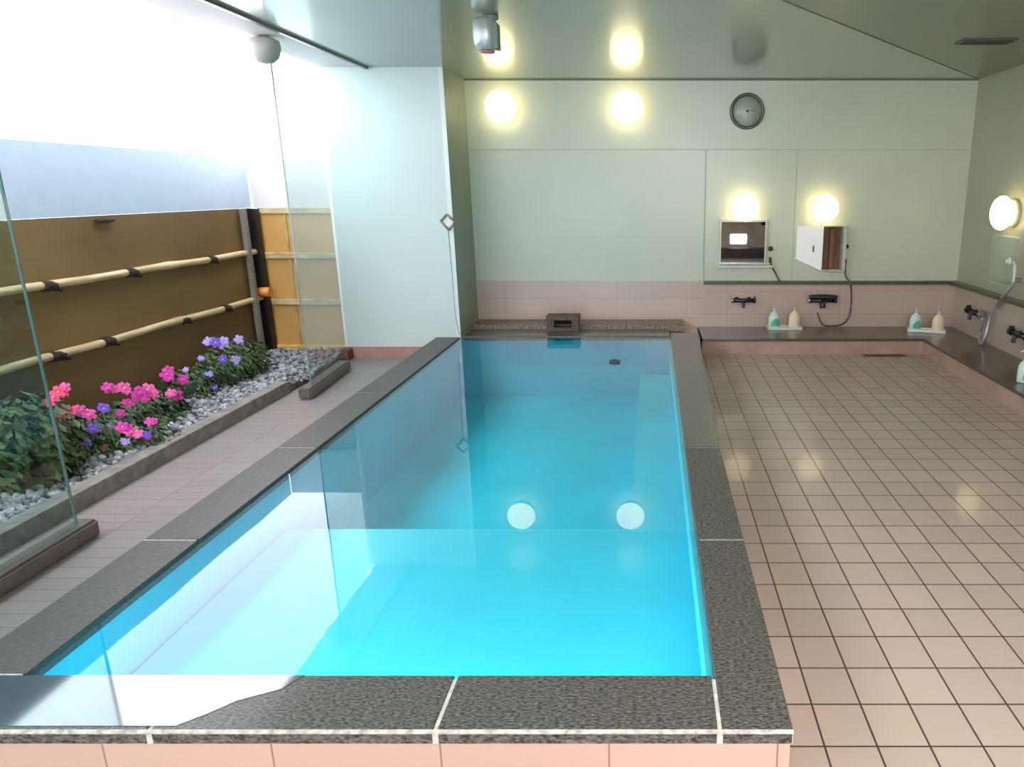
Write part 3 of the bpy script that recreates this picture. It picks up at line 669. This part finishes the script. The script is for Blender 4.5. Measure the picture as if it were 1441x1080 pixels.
# ------------------------------------------------------------------ plants and flowers
def leafy(mb, c, rx, ry, rz, n, size, base):
    c = Vector(c)
    for _ in range(n):
        d = Vector((random.gauss(0,1), random.gauss(0,1), random.gauss(0,1))).normalized() * (random.random()**.4)
        p = c + Vector((d.x*rx, d.y*ry, d.z*rz))
        if p.z < base + .01: p.z = base + .01 + random.random()*.03
        nrm = (d + Vector((random.uniform(-.6,.6), random.uniform(-.6,.6), random.uniform(0,1)))).normalized()
        t1 = nrm.cross(Vector((random.random(), random.random(), random.random()))).normalized(); t2 = nrm.cross(t1)
        s = size*random.uniform(.6, 1.3); mb.mi = random.choice((0, 0, 1, 1, 2))
        P = [p - t1*s, p - t1*s*.2 + t2*s*.42, p + t1*s + nrm*s*.15, p - t1*s*.2 - t2*s*.42]
        mb.quad(*P)
def flower_mesh(b, c, r, nrm):
    nrm = nrm.normalized(); t1 = nrm.cross(Vector((0, 0, 1))).normalized(); t2 = nrm.cross(t1); c = Vector(c)
    for k in range(5):
        a = 2*math.pi*k/5; d = t1*math.cos(a) + t2*math.sin(a); s = t1*-math.sin(a) + t2*math.cos(a)
        P = [c, c + d*r*.45 + s*r*.36 + nrm*r*.18, c + d*r*.95 + s*r*.28 + nrm*r*.1, c + d*r*1.0 - s*r*.28 + nrm*r*.1, c + d*r*.45 - s*r*.36 + nrm*r*.18]
        b.quad(*P)
camp = Vector((0, 0, CAMH))
def plant(name, cu, cv, X, wpx, hpx, label, cat, flowers, n, size, grp, mats=M_leafs, depth=.22):
    c = onX(cu, cv, X); dist = (c-camp).length
    d_ = (c.y*cs - (c.z-CAMH)*sn)
    hz = hpx/2*d_/F*1.0
    c2 = onX(cu+wpx/2, cv, X); c1 = onX(cu-wpx/2, cv, X); hy = abs(c2.y-c1.y)/2
    t = thing(name, (c.x, c.y, .06), label, cat, grp)
    b = MB(); leafy(b, c, depth, hy, hz, n, size, .06); b.build('foliage', mats, t)
    b = MB()
    for k in range(5):
        yy = c.y + hy*(k-2)*.35
        b.tube([(c.x, c.y + hy*(k-2)*.12, .05), (c.x + random.uniform(-.05,.05), yy, max(.12, c.z + hz*.2))], .006, 6, .003)
    b.build('stem', M_leafs[1], t)
    for (u, v, col, r) in flowers:
        X2 = X + .12 + random.uniform(-.03, .03)
        p = onX(u, v, X2); b = MB()
        nr = (camp-p).normalized() + Vector((random.uniform(-.25,.25), random.uniform(-.25,.25), random.uniform(0,.4)))
        flower_mesh(b, p, r, nr)
        for q in range(2):
            flower_mesh(b, p + Vector((random.uniform(-.02,.02), random.uniform(-r,r)*.7, random.uniform(-r,r)*.5)), r*.75, nr)
        o = b.build('flower', M_fl[col], t, origin=p)
        b = MB(); bmesh.ops.create_icosphere(b.bm, subdivisions=1, radius=r*.17, matrix=Matrix.Translation(p + nr.normalized()*r*.2)); b.build('flower_center', M_fl['eye'], o, origin=p)
G = 'flowering plants in the bed along the brown fence'
plant('flowering_plant', 50, 632, -3.30, 120, 165, 'large dark green bush behind the near glass panel with rose-pink blooms', 'plant',
      [(82,552,'rose',.035),(92,545,'pink',.028),(75,560,'pink',.03),(70,567,'rose',.026),(90,583,'rose',.042),(112,577,'pink',.032)], 1500, .036, G)
plant('flowering_plant', 128, 625, -3.38, 80, 90, 'leafy plant mixing pink and violet blooms, second from the glass panel', 'plant',
      [(126,584,'pink',.036),(146,575,'violet',.032),(131,603,'violet',.032),(118,624,'violet',.032),(147,630,'rose',.024),(152,546,'magenta',.036),(158,600,'lilac',.028),(160,548,'pink',.026)], 1100, .032, G)
plant('flowering_plant', 205, 592, -3.42, 110, 76, 'dark leafy plant crowned by a thick row of magenta-pink blooms', 'plant',
      [(175,546,'pink',.038),(196,554,'magenta',.045),(208,548,'pink',.042),(203,560,'pink',.036),(183,567,'magenta',.03),(217,556,'pink',.032),(170,582,'magenta',.028),(235,527,'magenta',.046),(258,535,'magenta',.036),(248,557,'magenta',.046),(240,553,'pink',.032)], 1500, .032, G)
plant('flowering_plant', 196, 616, -3.18, 74, 40, 'low plant at the gravel edge with small pink blooms', 'plant',
      [(172,601,'magenta',.034),(181,607,'pink',.032),(195,611,'pink',.030),(217,624,'rose',.034),(211,594,'magenta',.03),(207,612,'violet',.026),(178,622,'lilac',.022)], 420, .024, G)
plant('flowering_plant', 330, 512, -3.45, 88, 66, 'rounded fine-leaved green plant with pale violet blooms near the black post', 'plant',
      [(303,482,'violet',.042),(313,484,'lilac',.045),(294,480,'lilac',.034),(336,478,'lilac',.038),(330,507,'lilac',.036),(313,506,'violet',.03),(302,545,'violet',.026),(296,527,'lilac',.022)], 2600, .022, G)
plant('flowering_plant', 268, 540, -3.52, 60, 44, 'small dull green tuft between the magenta row and the violet plant', 'plant',
      [(262,520,'lilac',.02),(282,504,'lilac',.02)], 500, .024, G)

# ------------------------------------------------------------------ light
wd = bpy.data.worlds.new('sky'); scene.world = wd; wd.use_nodes = True
bg = wd.node_tree.nodes['Background']; bg.inputs['Color'].default_value = lin((243,246,253)); bg.inputs['Strength'].default_value = 7
def area(loc, rot, sx_, sy_, power, col=(1,1,1)):
    l = bpy.data.lights.new('added_fill_light', 'AREA'); l.shape = 'RECTANGLE'; l.size = sx_; l.size_y = sy_; l.energy = power; l.color = col
    o = bpy.data.objects.new('added_fill_light', l); COL.objects.link(o); o.location = loc; o.rotation_euler = rot; return o
area((.9, .0, ZC-.42), (math.radians(32), 0, 0), 2.2, 1.6, 105, (1, .97, .93))  # added fill light above the camera, tilted to brighten the back wall
pl = area(((PX0+PX1)/2, PY0-.02, .03), (math.radians(-90), 0, 0), 1.7, .2, 13, (.95, 1, 1)); pl.name = 'pool_fill_light'  # added underwater fill at the near wall, brightens the basin
pl = area((PX1+.02, 4.5, .08), (0, math.radians(90), 0), .08, 4.6, 26, (.95, 1, 1)); pl.name = 'pool_fill_light'  # added underwater strip along the right wall, no real fixture
scene.view_settings.view_transform = 'Standard'; scene.view_settings.look = 'None'
scene.view_settings.exposure = 0; scene.view_settings.gamma = 1
scene.cycles.max_bounces = 8; scene.cycles.diffuse_bounces = 4; scene.cycles.glossy_bounces = 4; scene.cycles.transparent_max_bounces = 12
scene.cycles.caustics_reflective = False; scene.cycles.caustics_refractive = False; scene.cycles.sample_clamp_indirect = 6
scene.cycles.use_denoising = True
